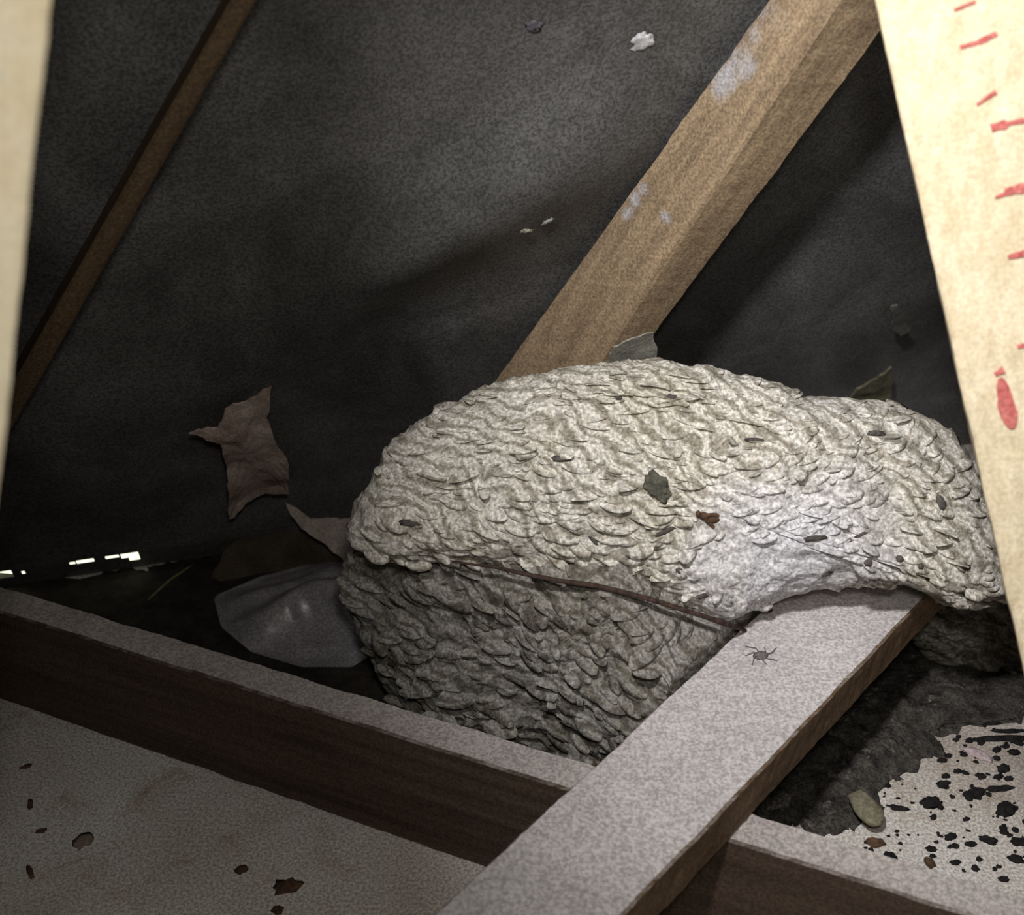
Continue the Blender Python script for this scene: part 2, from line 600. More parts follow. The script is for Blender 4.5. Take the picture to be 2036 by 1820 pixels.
def blob(name, outline, cpx, plane_p, plane_n, front, back, mat, nth=360, nph=120, amp=0.004, seed=0, zmin=0.002, clamp=None, pw=0.75, parent=None):
    """a lumpy closed body whose widest section is `outline` on the given plane"""
    R = radial(outline, *cpx)
    C = at_plane(*cpx, plane_p, plane_n)
    verts, faces = [], []
    for j in range(nph + 1):
        ph = math.pi * j / nph
        s, c = math.sin(ph), math.cos(ph)
        for i in range(nth):
            th = 2 * math.pi * i / nth
            r = R(th) * s
            P = at_plane(cpx[0] + r * math.cos(th), cpx[1] - r * math.sin(th), plane_p, plane_n)
            bul = (front if c > 0 else -back) * abs(c) ** pw
            verts.append(P + plane_n * bul)
    for j in range(nph):
        for i in range(nth):
            a = j * nth + i; b = j * nth + (i + 1) % nth
            faces.append((a, b, b + nth, a + nth))
    me = mesh(name, verts, faces)
    bm = bmesh.new(); bm.from_mesh(me)
    bmesh.ops.remove_doubles(bm, verts=bm.verts, dist=1e-5)
    bmesh.ops.recalc_face_normals(bm, faces=bm.faces)
    bm.normal_update()
    new = []
    for v in bm.verts:
        n = v.normal
        p = v.co
        lump = fb(p, 9, 3, seed) * 2.0 * amp
        q = Vector(p) + Vector((mn.noise(p * 22), mn.noise(p * 22 + Vector((5, 5, 5))), mn.noise(p * 22 + Vector((9, 1, 4))))) * 0.024
        q += Vector((mn.noise(p * 55), mn.noise(p * 55 + Vector((5, 5, 5))), mn.noise(p * 55 + Vector((9, 1, 4))))) * 0.011
        saw = (q.x * 30 + q.z * 62 + q.y * 20) % 1.0
        msk = min(1.0, max(0.0, 0.5 + 1.6 * mn.noise(p * 18 + Vector((3, 8, 2)))))
        f = lump + amp * 0.75 * msk * (saw ** 1.6) + amp * 0.9 * fb(p, 60, 4, seed)
        new.append((v, p + n * f))
    for v, p in new:
        v.co = p
        if v.co.z < zmin: v.co.z = zmin + 0.0
        if clamp: v.co = clamp(v.co)
    bm.to_mesh(me); bm.free()
    return link(name, me, mat, parent, smooth=True)


nest = bpy.data.objects.new('wasp_nest', None)
col.objects.link(nest)
nest.location = (0, 0, 0)
tag(nest, 'large domed grey paper wasp nest filling the corner of the eaves', 'nest')

top_out = [(690, 1045), (715, 1005), (745, 960), (775, 915), (800, 880), (838, 848), (880, 820), (935, 788), (1000, 760), (1050, 742), (1100, 737),
           (1160, 738), (1220, 733), (1270, 722), (1310, 722), (1345, 735), (1400, 737), (1450, 750), (1510, 752), (1560, 768), (1600, 785),
           (1680, 792), (1750, 803), (1800, 822), (1850, 850), (1885, 884), (1925, 930), (1960, 1000), (1985, 1080), (2003, 1140), (2008, 1175),
           (1980, 1205), (1940, 1212), (1890, 1175), (1840, 1150), (1750, 1160), (1680, 1165), (1600, 1180), (1520, 1200), (1440, 1235), (1350, 1215), (1250, 1190),
           (1100, 1152), (940, 1125), (820, 1122), (740, 1110), (702, 1082)]
NC = (1350, 985)
ND = 0.90
pn = -FWD
env = blob('upper_envelope', top_out, NC, CAM + FWD * ND, pn, 0.075, 0.20, M_paper, nth=560, nph=220, amp=0.0034, seed=3, parent=nest,
           clamp=lambda p: Vector((p.x, p.y, max(p.z, 0.125 if p.y > 0.9 else 0.13))))

# lower walls of the nest that hang down into the bays
g0, g1 = at_z(770, 1385, 0), at_z(1200, 1545, 0)
ln = Vector((-(g1 - g0).y, (g1 - g0).x, 0)).normalized()
if ln.y > 0: ln = -ln
low_out = [(690, 1120), (715, 1080), (800, 1060), (1000, 1090), (1250, 1135), (1380, 1175), (1480, 1215), (1540, 1290), (1470, 1420), (1290, 1500),
           (1205, 1550), (1130, 1515), (1020, 1475), (900, 1420), (800, 1385), (755, 1330), (718, 1260), (698, 1190)]
bn = Vector((bd.y, -bd.x, 0)).normalized()      # from the left edge of the flat timber across it
def under_board(p):
    d = (p - l0).dot(bn)
    if d > 0.04:
        p = p - bn * (d - 0.04); d = 0.04
    top = 0.153 + max(0.0, -d) * 1.1
    if p.z > top: p = Vector((p.x, p.y, top + (p.z - top) * 0.15))
    if d > -0.003 and p.z > ZJ - 0.006:
        p = p - bn * (d + 0.003)
    return p


low = blob('lower_envelope', low_out, (1090, 1290), g0 + ln * 0.015, ln, 0.03, 0.12, M_paper_shade, nth=360, nph=140, amp=0.006, seed=8, parent=nest, clamp=under_board)
low['label'] = 'shaded grey brown lower wall of the nest, below the twig'
h0, h1 = at_z(1820, 1340, 0), at_z(2036, 1355, 0)
right_out = [(1800, 1170), (1850, 1140), (1950, 1120), (2060, 1130), (2140, 1180), (2150, 1260), (2100, 1320), (1990, 1345), (1890, 1325), (1830, 1290), (1790, 1230)]
rlow = blob('lower_envelope', right_out, (1960, 1230), h0 + Vector((0, 0.02, 0)), Vector((0.1, -1, 0)).normalized(), 0.03, 0.08, M_paper_shade, nth=160, nph=70, amp=0.006, seed=12, parent=nest)
rlow['label'] = 'dark crumbling skirt of the nest right of the flat timber'

# paper scales: curved flaps laid over the surface
from mathutils.bvhtree import BVHTree
def bvh(o):
    return BVHTree.FromPolygons([v.co for v in o.data.vertices], [tuple(p.vertices) for p in o.data.polygons])


trees = {'up': bvh(env), 'low': bvh(low), 'right': bvh(rlow)}


def scale_geo(P, n, w, h, lift, twist, rr, thick=0.0007):
    """one flap: hinge on the surface, free rounded lip raised, closed thin shell"""
    down = (Vector((0, 0, -1)) - n * (-n.z))
    if down.length < 0.15: down = Vector((0, -1, 0)) - n * (-n.y)
    down.normalize()
    side = n.cross(down).normalized()
    ca, sa = math.cos(twist), math.sin(twist)
    D = down * ca + side * sa
    S = n.cross(D).normalized()
    nu, nv = 7, 4
    top = []
    for j in range(nv):
        v = j / (nv - 1)
        for i in range(nu):
            u = -1 + 2 * i / (nu - 1)
            wid = w * (0.55 + 0.45 * math.sin(v * math.pi * 0.62 + 0.2)) / 2
            yy = h * (v - 0.28 * u * u * v)
            hgt = lift * (v ** 1.4) * (1 - 0.55 * u * u) - 0.001 * (1 - v) - 0.0012 * u * u
            top.append(P + S * (u * wid) + D * yy + n * (hgt + 0.0006))
    bot = [p - n * thick for p in top]
    V = top + bot
    Fc = []
    m = len(top)
    for j in range(nv - 1):
        for i in range(nu - 1):
            a = j * nu + i
            Fc.append((a, a + 1, a + 1 + nu, a + nu))
            Fc.append((m + a + nu, m + a + nu + 1, m + a + 1, m + a))
    for i in range(nu - 1):
        a = (nv - 1) * nu + i
        Fc.append((a, a + 1, m + a + 1, m + a))
    return V, Fc


rr = random.Random(4)
cand = []
def sample(key, npts, xr_, yr_, wr, parts):
    out = []
    tries = 0
    while len(out) < npts and tries < npts * 12:
        tries += 1
        px, py = rr.uniform(*xr_), rr.uniform(*yr_)
        r = ray(px, py).normalized()
        hit = trees[key].ray_cast(CAM, r)
        if hit[0] is None: continue
        P, n = hit[0], hit[1]
        if n.dot(r) > 0: n = -n
        if n.dot(-r) < 0.12: continue
        if P.z < 0.012: continue
        if key == 'low' and (P - l0).dot(bn) > -0.02: continue
        if key == 'up' and px < 745: continue
        if key == 'up' and ((px - 1560) / 170) ** 2 + ((py - 1130) / 75) ** 2 < 1: continue
        w = rr.uniform(*wr)
        tw = mn.noise(P * 7) * 1.3 + rr.uniform(-0.35, 0.35)
        out.append((P.copy(), n.copy(), w, w * rr.uniform(0.25, 0.5), rr.uniform(0.0004, 0.0022), tw))
    return out


ups = sample('up', 800, (690, 2010), (720, 1260), (0.008, 0.026), 0)
lows = sample('low', 230, (690, 1460), (1130, 1540), (0.012, 0.040), 0)
rights = sample('right', 120, (1800, 2036), (1190, 1340), (0.010, 0.028), 0)
ups.sort(key=lambda a: -a[2])
lows.sort(key=lambda a: -a[2])


def scale_parts(lst, mat, body):
    for a in lst:
        V, Fc = scale_geo(*a, rr)
        me = mesh('paper_scale', V, Fc)
        link('paper_scale', me, mat, body, smooth=True)


def scale_stuff(lst, mat, body):
    VV, FF = [], []
    for a in lst:
        V, Fc = scale_geo(*a, rr)
        b = len(VV)
        VV += V
        FF += [tuple(i + b for i in f) for f in Fc]
    o = link('small_paper_scales', mesh('small_paper_scales', VV, FF), mat, body, smooth=True)
    o['kind'] = 'stuff'


scale_parts(ups[:180], M_paper, env); scale_stuff(ups[180:], M_paper, env)
scale_parts(lows[:90], M_paper_shade, low); scale_stuff(lows[90:], M_paper_shade, low)
scale_stuff(rights, M_paper_shade, rlow)


# ------------------------------------------------------------------ small things
def surf(px, py, keys=('up', 'low', 'right')):
    r = ray(px, py).normalized()
    best = None
    for k in keys:
        h = trees[k].ray_cast(CAM, r)
        if h[0] is not None and (best is None or h[3] < best[1]):
            best = (h[0], h[3], h[1])
    return best


def lump(name, P, n, sx, sy, sz, mat, rot=0.0, seed=0, rough=0.35, sub=2, parent=None):
    """small irregular clod lying on a surface with normal n"""
    me = bpy.data.meshes.new(name)
    bm = bmesh.new()
    bmesh.ops.create_icosphere(bm, subdivisions=sub, radius=1)
    n = n.normalized()
    a = Vector((math.cos(rot), math.sin(rot), 0)); a = (a - n * a.dot(n)).normalized()
    b = n.cross(a)
    for v in bm.verts:
        k = 1 + rough * mn.noise(v.co * 1.6 + Vector((seed * 3.1, seed, 0))) + rough * 0.5 * mn.noise(v.co * 4 + Vector((0, seed, 2)))
        c = v.co * k
        v.co = P + a * (c.x * sx) + b * (c.y * sy) + n * (max(c.z, -0.25) * sz + sz * 0.25)
    bm.to_mesh(me); bm.free()
    return link(name, me, mat, parent, smooth=True)


def tube(name, pts, rads, mat, parent=None, nseg=8):
    V, Fc = [], []
    for i, p in enumerate(pts):
        d = (pts[min(i + 1, len(pts) - 1)] - pts[max(i - 1, 0)]).normalized()
        a = d.cross(Vector((0.1, 0.2, 1))).normalized(); b = d.cross(a)
        for k in range(nseg):
            an = 2 * math.pi * k / nseg
            V.append(p + (a * math.cos(an) + b * math.sin(an)) * rads[i])
    for i in range(len(pts) - 1):
        for k in range(nseg):
            a_ = i * nseg + k; b_ = i * nseg + (k + 1) % nseg
            Fc.append((a_, b_, b_ + nseg, a_ + nseg))
    Fc.append(tuple(range(nseg))[::-1]); Fc.append(tuple(range((len(pts) - 1) * nseg, len(pts) * nseg)))
    return link(name, mesh(name, V, Fc), mat, parent, smooth=True)


M_twig = simple_mat('twig_bark', (0.035, 0.022, 0.018), (0.10, 0.065, 0.05), 200)
M_brown = simple_mat('dark_brown_crumb', (0.05, 0.03, 0.018), (0.15, 0.085, 0.05), 150)
M_black = simple_mat('black_dropping', (0.008, 0.007, 0.008), (0.028, 0.025, 0.025), 200)
M_white = simple_mat('white_dust', (0.45, 0.46, 0.48), (0.80, 0.80, 0.82), 120)

# the long twig against the nest
tw = [(900, 1117), (935, 1122), (985, 1128), (1040, 1141), (1110, 1155), (1180, 1164), (1240, 1178), (1300, 1194), (1350, 1210), (1400, 1226), (1440, 1240), (1482, 1254)]
tp = []
for i, (x, y) in enumerate(tw):
    h = surf(x, y, ('up', 'low'))
    d = h[1] if h else 0.9
    tp.append((x, y, d))
ds = np.array([d for _, _, d in tp])
ds = np.array([min(ds[max(0, i - 1):i + 2]) for i in range(len(ds))])
ds = np.convolve(np.pad(ds, 2, mode='edge'), np.ones(5) / 5, 'valid')
pts = []
for (x, y, _), d in zip(tp, ds):
    pts.append(CAM + ray(x, y).normalized() * (d - 0.012))
bz = at_z(1482, 1254, ZB + 0.002)
pts[-1] = bz
twig = tube('twig', pts, [0.0008, 0.0011, 0.0015, 0.0018, 0.0020, 0.0021, 0.0022, 0.0021, 0.0021, 0.0020, 0.0022, 0.0014], M_twig)
tag(twig, 'long thin dark twig lying along the front of the nest', 'twig')
a, b = at_z(1447, 1232, ZB + 0.0025), at_z(1478, 1250, ZB + 0.0015)
t2 = tube('seed_husk', [a, a.lerp(b, .3), a.lerp(b, .7), b], [0.0008, 0.0026, 0.0024, 0.0007], M_twig)
tag(t2, 'short dark husk beside the end of the long twig', 'husk')

# hole and dead wasp on the nest
h = surf(1305, 965)
o = lump('entrance_hole', h[0] + h[2] * 0.0022, h[2], 0.0070, 0.0110, 0.0016, simple_mat('hole_dark', (0.05, 0.052, 0.042), (0.15, 0.14, 0.11), 120), 1.1, 2, 0.5, 4, parent=env)
o['label'] = 'small dark hollow in the nest face'


def wasp(px, py, keys, rot, label, group=None, s=1.0, surf_pt=None):
    if surf_pt: P, n = surf_pt
    else:
        h = surf(px, py, keys); P, n = h[0], h[2]
        if n.dot(ray(px, py)) > 0: n = -n
    n = n.normalized()
    a = Vector((math.cos(rot), math.sin(rot), 0)); a = (a - n * a.dot(n)).normalized(); b = n.cross(a)
    root = bpy.data.objects.new('dead_wasp', None); col.objects.link(root)
    P = P + n * 0.001
    root.location = P
    tag(root, label, 'insect', group)
    def seg(name, off, sx, sy, sz):
        o = lump(name, Vector((0, 0, 0)) + a * off * s, n, sx * s, sy * s, sz * s, M_brown, math.atan2(a.y, a.x), 1, 0.2, 2, parent=root)
        return o
    seg('abdomen', -0.007, 0.0055, 0.0032, 0.0035)
    seg('thorax', 0.001, 0.0038, 0.0030, 0.0038)
    seg('head', 0.006, 0.0022, 0.0026, 0.0026)
    for sg in (-1, 1):
        w = [a * 0.002 * s + n * 0.004 * s, a * -0.010 * s + b * sg * 0.004 * s + n * 0.003 * s, a * -0.011 * s + b * sg * 0.0075 * s + n * 0.0015 * s, a * 0.000 + b * sg * 0.003 * s + n * 0.003 * s]
        w2 = [q - n * 0.0003 for q in w]
        link('wing', mesh('wing', w + w2, [(0, 1, 2, 3), (7, 6, 5, 4), (0, 4, 5, 1), (1, 5, 6, 2), (2, 6, 7, 3), (3, 7, 4, 0)]), M_brown, root)
    return root


wasp(1400, 1026, ('up',), 2.4, 'small dark brown dead wasp clinging to the nest front', s=0.95)

# dark crumbs on the nest and on the timber
def crumbs(lst, mat, name, label, cat, group, where):
    for i, (x, y, lx, ly, rot) in enumerate(lst):
        if where == 'nest':
            h = surf(x, y)
            if not h: continue
            P, n = h[0], h[2]
            if n.dot(ray(x, y)) > 0: n = -n
            d = h[1]
        else:
            P, n = at_z(x, y, where), Vector((0, 0, 1))
            d = (P - CAM).length
        k = d / F_PX / 2
        o = lump(name, P, n, lx * k, ly * k * 1.25, min(lx, ly) * k * 0.8, mat, rot, i + 3, 0.5, 2)
        tag(o, label, cat, group)


M_speck = simple_mat('nest_speck', (0.05, 0.045, 0.042), (0.15, 0.13, 0.12), 150)
for q, lab in (((1115, 913, 40, 11, 0), 'thin dark crease of dirt on the upper left of the nest dome'),
               ((1320, 1058, 45, 9, 0.5), 'dark sliver just left of the dead wasp and lower'),
               ((1350, 1135, 14, 12, 0), 'small round speck above the twig, at the right of a longer dark one'),
               ((1290, 1143, 44, 9, 0.3), 'long dark speck just above the middle of the twig'),
               ((1180, 1075, 8, 22, 1.2), 'upright dark sliver on the nest above the left part of the twig'),
               ((1400, 1185, 56, 8, 0.25), 'long thin grey sliver above the right end of the twig'),
               ((1620, 1070, 46, 10, 0.5), 'left one of two dark arcs right of the dead wasp'),
               ((1700, 1070, 46, 9, 0.3), 'right one of two dark arcs right of the dead wasp'),
               ((1725, 1118, 18, 14, 0.6), 'dark bluish speck in the pale strip above the flat timber'),
               ((1788, 1112, 16, 12, 0), 'dark speck in the pale strip, next right of the bluish one'),
               ((1830, 1126, 12, 11, 0), 'tiny dark speck in the pale strip near its right end'),
               ((1645, 1140, 36, 8, 0.6), 'slanting grey sliver on the white paper near the flat timber'),
               ((1918, 1128, 28, 11, -0.4), 'dark slanting speck on the nest beside the right strut'),
               ((1740, 862, 36, 9, 0), 'dark speck high on the right shoulder of the nest'),
               ((1500, 875, 44, 7, 0), 'brownish streak of dirt on the top middle of the nest'),
               ((1335, 790, 22, 11, 0), 'dull speck close under the crest of the nest, right of a smaller one'),
               ((1230, 792, 14, 11, 0), 'small dull speck close under the crest of the nest'),
               ((815, 1040, 46, 12, 0), 'dark smudge near the left tip of the nest'),
               ((1870, 1000, 16, 26, 0.5), 'dark hollowed speck on the right end of the nest')):
    crumbs([q], M_speck, 'debris_speck', lab, 'debris', 'dark specks on the nest', 'nest')

crumbs([(1529, 1214, 12, 14, 0)], M_twig, 'debris_speck', 'single dark speck on the flat timber just below the nest', 'debris', None, ZB)

# squashed spider-like smudge on the flat timber
P = at_z(1513, 1305, ZB)
sp = bpy.data.objects.new('dead_spider', None); col.objects.link(sp); sp.location = P
tag(sp, 'small dried spider with thin legs on the dusty flat timber', 'spider')
M_spider = simple_mat('spider_grey', (0.10, 0.085, 0.09), (0.24, 0.21, 0.22), 200)
lump('body', Vector((0, 0, 0)), Vector((0, 0, 1)), 0.0065, 0.0045, 0.002, M_spider, 0.3, 5, 0.4, 2, parent=sp)
rs = random.Random(2)
for k in range(7):
    an = k * 0.9 + rs.uniform(-.2, .2)
    L = rs.uniform(0.010, 0.017)
    e1 = Vector((math.cos(an), math.sin(an), 0)) * L * 0.5 + Vector((0, 0, 0.0022))
    e2 = Vector((math.cos(an + 0.4), math.sin(an + 0.4), 0)) * L + Vector((0, 0, 0.0008))
    tube('leg', [Vector((0, 0, 0.001)), e1, e2], [0.0005, 0.0004, 0.0003], M_spider, sp, 5)

# crumbs on the plasterboard at lower left
left_bits = [(572, 1764, 52, 24, 0.1, 'brown star-shaped crumb on the plasterboard near the bottom edge'),
             (52, 1525, 20, 8, 0.4, 'dark sliver on the plasterboard nearest the left joist shadow'),
             (60, 1600, 10, 22, 0.3, 'dark curved crumb on the plasterboard below the upper left sliver'),
             (83, 1653, 20, 9, 0.2, 'dark flat crumb on the plasterboard, third down at the left'),
             (60, 1735, 10, 26, 0.6, 'faint dark crumb on the plasterboard at the lower left'),
             (480, 1730, 26, 14, 0, 'small grey brown crumb left above the star-shaped one'),
             (552, 1810, 24, 14, 0, 'grey crumb on the plasterboard cut by the bottom edge'),
             (165, 1672, 34, 30, 0, 'pale brown flat smear of dirt on the plasterboard at left')]
for i, (x, y, lx, ly, rot, lab) in enumerate(left_bits):
    P = at_z(x, y, 0); k = (P - CAM).length / F_PX / 2
    hz = 0.0005 if i == 7 else min(lx, ly) * k * 0.5
    m = M_brown if i not in (7,) else simple_mat('dirt_smear', (0.22, 0.17, 0.14), (0.32, 0.26, 0.22), 90)
    o = lump('debris_crumb', P, Vector((0, 0, 1)), lx * k, ly * k * 1.3, hz, m, rot, i + 20, 0.9 if i == 0 else 0.5, 2)
    tag(o, lab, 'debris')

# droppings scattered on the plasterboard at the right
rd_ = random.Random(11)
first = None
rest_label = 'small black crumbly dropping scattered on the pale plasterboard below the right strut'
own = {0: 'long thin black dropping nearest the dirt heap at the right edge', 1: 'longest black streak of dropping, second row from the dirt heap',
       3: 'thin black streak of dropping bordering the dirt heap', 7: 'long flat black dropping beside a blocky one at right',
       9: 'large black dropping at the middle of the right edge', 10: 'large black dropping nearest the round olive husk',
       11: 'long thin dropping just beyond the round olive husk', 15: 'large black dropping low at the right edge, nearest the joist'}
named = [(2005, 1455, 70, 10, 0), (1985, 1470, 120, 12, 0.05), (2015, 1498, 24, 14, 0), (1960, 1440, 60, 9, 0), (1995, 1530, 26, 18, 0.3), (1875, 1562, 24, 18, 0),
         (1940, 1578, 40, 20, 0.2), (1985, 1570, 55, 14, 0.1), (1925, 1585, 20, 22, 0), (2000, 1612, 44, 26, 0.5), (1850, 1600, 44, 26, 0.2), (1785, 1608, 40, 12, -0.2),
         (1890, 1665, 26, 14, 0.3), (1965, 1672, 34, 16, -0.4), (1898, 1684, 18, 12, 0), (2025, 1676, 34, 18, 0), (1930, 1680, 22, 12, 0), (2020, 1710, 30, 16, -0.3),
         (1995, 1750, 22, 12, 0), (1950, 1545, 20, 14, 0), (1905, 1535, 18, 10, 0)]
lst = list(named)
while len(lst) < 140:
    x, y = rd_.uniform(1700, 2050), rd_.uniform(1400, 1760)
    if y > 1640 + (x - 1560) * 0.30: continue
    if y < 1690 - (x - 1560) * 0.70: continue
    s = rd_.uniform(3.5, 13) if len(lst) < 110 else rd_.uniform(2.5, 6)
    lst.append((x, y, s * rd_.uniform(1, 2), s, rd_.uniform(-0.6, 0.9)))
protos = []
for i, (x, y, lx, ly, rot) in enumerate(lst):
    P = at_z(x, y, 0); k = (P - CAM).length / F_PX / 2
    if i < 8:
        me_o = lump('dropping', Vector((0, 0, 0)), Vector((0, 0, 1)), 1, 1, 1, M_black, 0, i + 40, 0.55, 3)
        protos.append(me_o); o = me_o
    else:
        o = protos[i % 8].copy(); col.objects.link(o)
    o.location = P
    o.rotation_euler = (0, 0, rot)
    o.scale = (lx * k * 0.85, ly * k * 0.95, min(lx, ly) * k * 0.7)
    tag(o, own.get(i, rest_label), 'dropping', 'droppings on the plasterboard')

# fallen dirt, shade painted into its dark colour, round the nest foot, right of the flat timber
def patch(name, outline, cpx, z, hmax, mat, seed, nr=26, na=90, rough=0.5, label=None, cat=None, kind=None, tex=60):
    R = radial(outline, *cpx)
    V, Fc = [], []
    for j in range(nr + 1):
        t = j / nr
        for i in range(na):
            th = 2 * math.pi * i / na
            r = R(th) * t
            P = at_z(cpx[0] + r * math.cos(th), cpx[1] - r * math.sin(th), z)
            P += Vector((mn.noise(P * 45), mn.noise(P * 45 + Vector((4, 4, 4))), 0)) * 0.016 * t ** 3 + Vector((mn.noise(P * 170), mn.noise(P * 170 + Vector((4, 4, 4))), 0)) * 0.007 * t ** 4
            hgt = hmax * (1 - t ** 2.2) * (0.45 + rough * (0.5 + fb(P, 26, 4, seed)) + rough * 0.35 * fb(P, tex * 2, 3, seed))
            P.z = z + max(0.0004, hgt) if t < 1 else z + 0.0002
            V.append(P)
    for j in range(nr):
        for i in range(na):
            a = j * na + i; b = j * na + (i + 1) % na
            Fc.append((a, a + na, b + na, b))
    o = link(name, mesh(name, V, Fc), mat, smooth=True)
    return tag(o, label, cat, None, kind)


N = Nodes('dirt_and_shade', 0.95, 0.1)
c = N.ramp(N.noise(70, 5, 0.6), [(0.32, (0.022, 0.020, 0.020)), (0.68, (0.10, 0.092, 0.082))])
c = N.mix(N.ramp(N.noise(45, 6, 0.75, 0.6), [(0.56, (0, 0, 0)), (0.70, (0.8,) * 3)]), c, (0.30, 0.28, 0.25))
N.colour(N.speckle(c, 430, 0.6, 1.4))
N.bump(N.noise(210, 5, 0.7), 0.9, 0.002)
M_dirt_shade = N.m
patch('floor_patch', [(1400, 1640), (1450, 1560), (1540, 1460), (1640, 1370), (1740, 1290), (1860, 1260), (2000, 1290), (2120, 1330), (2090, 1400), (1990, 1435),
                      (1900, 1450), (1860, 1500), (1800, 1540), (1745, 1590), (1700, 1640), (1640, 1660), (1560, 1650)], (1740, 1450), 0.0, 0.016, M_dirt_shade, 5,
      label='crumbly dirt with painted shade heaped on the plasterboard between flat timber and right strut', cat='dirt', kind='stuff', nr=50, na=460)
patch('floor_patch', [(980, 1400), (1120, 1420), (1230, 1480), (1215, 1560), (1100, 1540), (960, 1480), (860, 1440), (880, 1400)], (1080, 1480), 0.0, 0.012,
      simple_mat('grey_fluff', (0.14, 0.13, 0.11), (0.42, 0.41, 0.40), 70, 0.95, 0.9, 0.1, (0.6, 1.4)), 9,
      label='grey flaky litter in the bay in front of the nest base', cat='dirt', kind='stuff', nr=30, na=120)

# round pale husk and its dark clump
P = at_z(1722, 1610, 0.016); k = (P - CAM).length / F_PX / 2
o = lump('round_husk', P, Vector((0, 0, 1)), 52 * k, 80 * k, 0.005, simple_mat('olive_husk', (0.16, 0.145, 0.10), (0.30, 0.28, 0.20), 90), 0.2, 71, 0.2, 3)
tag(o, 'round olive grey husk on the dirt just beyond the right end of the joist', 'husk')
crumbs([(1740, 1678, 34, 20, 0)], M_brown, 'debris_crumb', 'brown crumb on the joist edge below the round olive husk', 'debris', None, ZJ)
crumbs([(1848, 1718, 18, 22, 0)], M_brown, 'debris_crumb', 'brown crumb on the joist top further right', 'debris', None, ZJ)
P = at_z(1945, 1502, 0.0); k = (P - CAM).length / F_PX / 2
o = lump('paper_scrap', P, Vector((0, 0, 1)), 46 * k, 22 * k, 0.003, simple_mat('pinkish_scrap', (0.46, 0.36, 0.38), (0.62, 0.52, 0.54), 90), -0.7, 33, 0.4, 3)
tag(o, 'small pinkish scrap among the black droppings', 'scrap')


# ------------------------------------------------------------------ scraps and sheet at the left
def plate(name, pts, plane_p, plane_n, thick, mat, label, cat, wob=0.0025, seed=0, group=None, parent=None, curl=0.0):
    """thin ragged sheet with an outline on a plane"""
    P0 = []
    n = len(pts)
    rr2 = random.Random(seed)
    for i in range(n):
        a, b = pts[i], pts[(i + 1) % n]
        m = max(1, int(math.hypot(b[0] - a[0], b[1] - a[1]) / 9))
        for k in range(m):
            t = k / m
            P0.append((a[0] + (b[0] - a[0]) * t + rr2.uniform(-2.2, 2.2) * (k > 0), a[1] + (b[1] - a[1]) * t + rr2.uniform(-2.2, 2.2) * (k > 0)))
    cx = sum(p[0] for p in P0) / len(P0); cy = sum(p[1] for p in P0) / len(P0)
    nr = 8
    V, Fc = [], []
    m = len(P0)
    for side in (0, 1):
        for j in range(nr + 1):
            for (x, y) in P0:
                t = j / nr
                q = at_plane(cx + (x - cx) * t, cy + (y - cy) * t, plane_p, plane_n)
                q = q + plane_n * (wob * 2 * fb(q, 22, 3, seed) + curl * t * t - side * thick)
                V.append(q)
    off = (nr + 1) * m
    for j in range(nr):
        for i in range(m):
            a = j * m + i; b = j * m + (i + 1) % m
            Fc.append((a, a + m, b + m, b)); Fc.append((off + b, off + b + m, off + a + m, off + a))
    for i in range(m):
        a = nr * m + i; b = nr * m + (i + 1) % m
        Fc.append((a, off + a, off + b, b))
    o = link(name, mesh(name, V, Fc), mat, parent, smooth=False)
    return tag(o, label, cat, group)


M_card = simple_mat('torn_cardboard', (0.30, 0.21, 0.17), (0.62, 0.50, 0.45), 40)
M_pinkish = simple_mat('pinkish_paper', (0.36, 0.29, 0.26), (0.52, 0.45, 0.42), 60)
M_darkboard = simple_mat('dark_board', (0.045, 0.033, 0.024), (0.085, 0.065, 0.05), 30)
rp = E0 + rn * 0.02
plate('torn_card', [(376, 862), (432, 855), (448, 822), (500, 800), (540, 772), (530, 835), (552, 888), (570, 905), (574, 985), (530, 992), (490, 1003), (455, 1030), (452, 935), (438, 885)],
      rp, rn, 0.002, M_card, 'torn brown card hanging at the eaves left of the nest', 'card', 0.004, 3)
gp = at_z(560, 1080, 0.02)
plate('board_offcut', [(575, 1018), (650, 1085), (715, 1150), (640, 1185), (520, 1195), (420, 1150), (450, 1090), (520, 1045)],
      gp, Vector((0.15, -0.55, 0.8)).normalized(), 0.010, M_darkboard, 'dark brown board offcut leaning left of the nest', 'board', 0.001, 4)
gp2 = at_z(640, 1075, 0.045)
plate('paper_scrap', [(568, 1000), (592, 1012), (604, 1032), (660, 1030), (705, 1032), (730, 1080), (716, 1150), (680, 1110), (640, 1078), (600, 1052), (578, 1025)],
      gp2, Vector((0.1, -0.8, 0.6)).normalized(), 0.0015, M_pinkish, 'pinkish grey papery scrap joined to the left tip of the nest', 'paper', 0.003, 6)
M_wedge = simple_mat('pale_gusset', (0.26, 0.25, 0.22), (0.40, 0.39, 0.34), 70)
plate('packing_wedge', [(1300, 664), (1306, 700), (1300, 760), (1190, 760), (1205, 728), (1220, 690), (1260, 672)], E0 + rn * 0.0525, rn, 0.0015, M_wedge,
      'pale grey packing wedge at the foot of the lit rafter', 'wedge', 0.001, 8)
M_olive = simple_mat('olive_scrap', (0.10, 0.095, 0.06), (0.22, 0.21, 0.14), 60)
plate('felt_scrap', [(1705, 775), (1745, 755), (1775, 735), (1772, 790), (1765, 830), (1700, 830), (1690, 800)], E0 + rn * 0.01, rn, 0.003, M_olive,
      'small olive felt scrap showing behind the nest at right', 'felt', 0.002, 9)
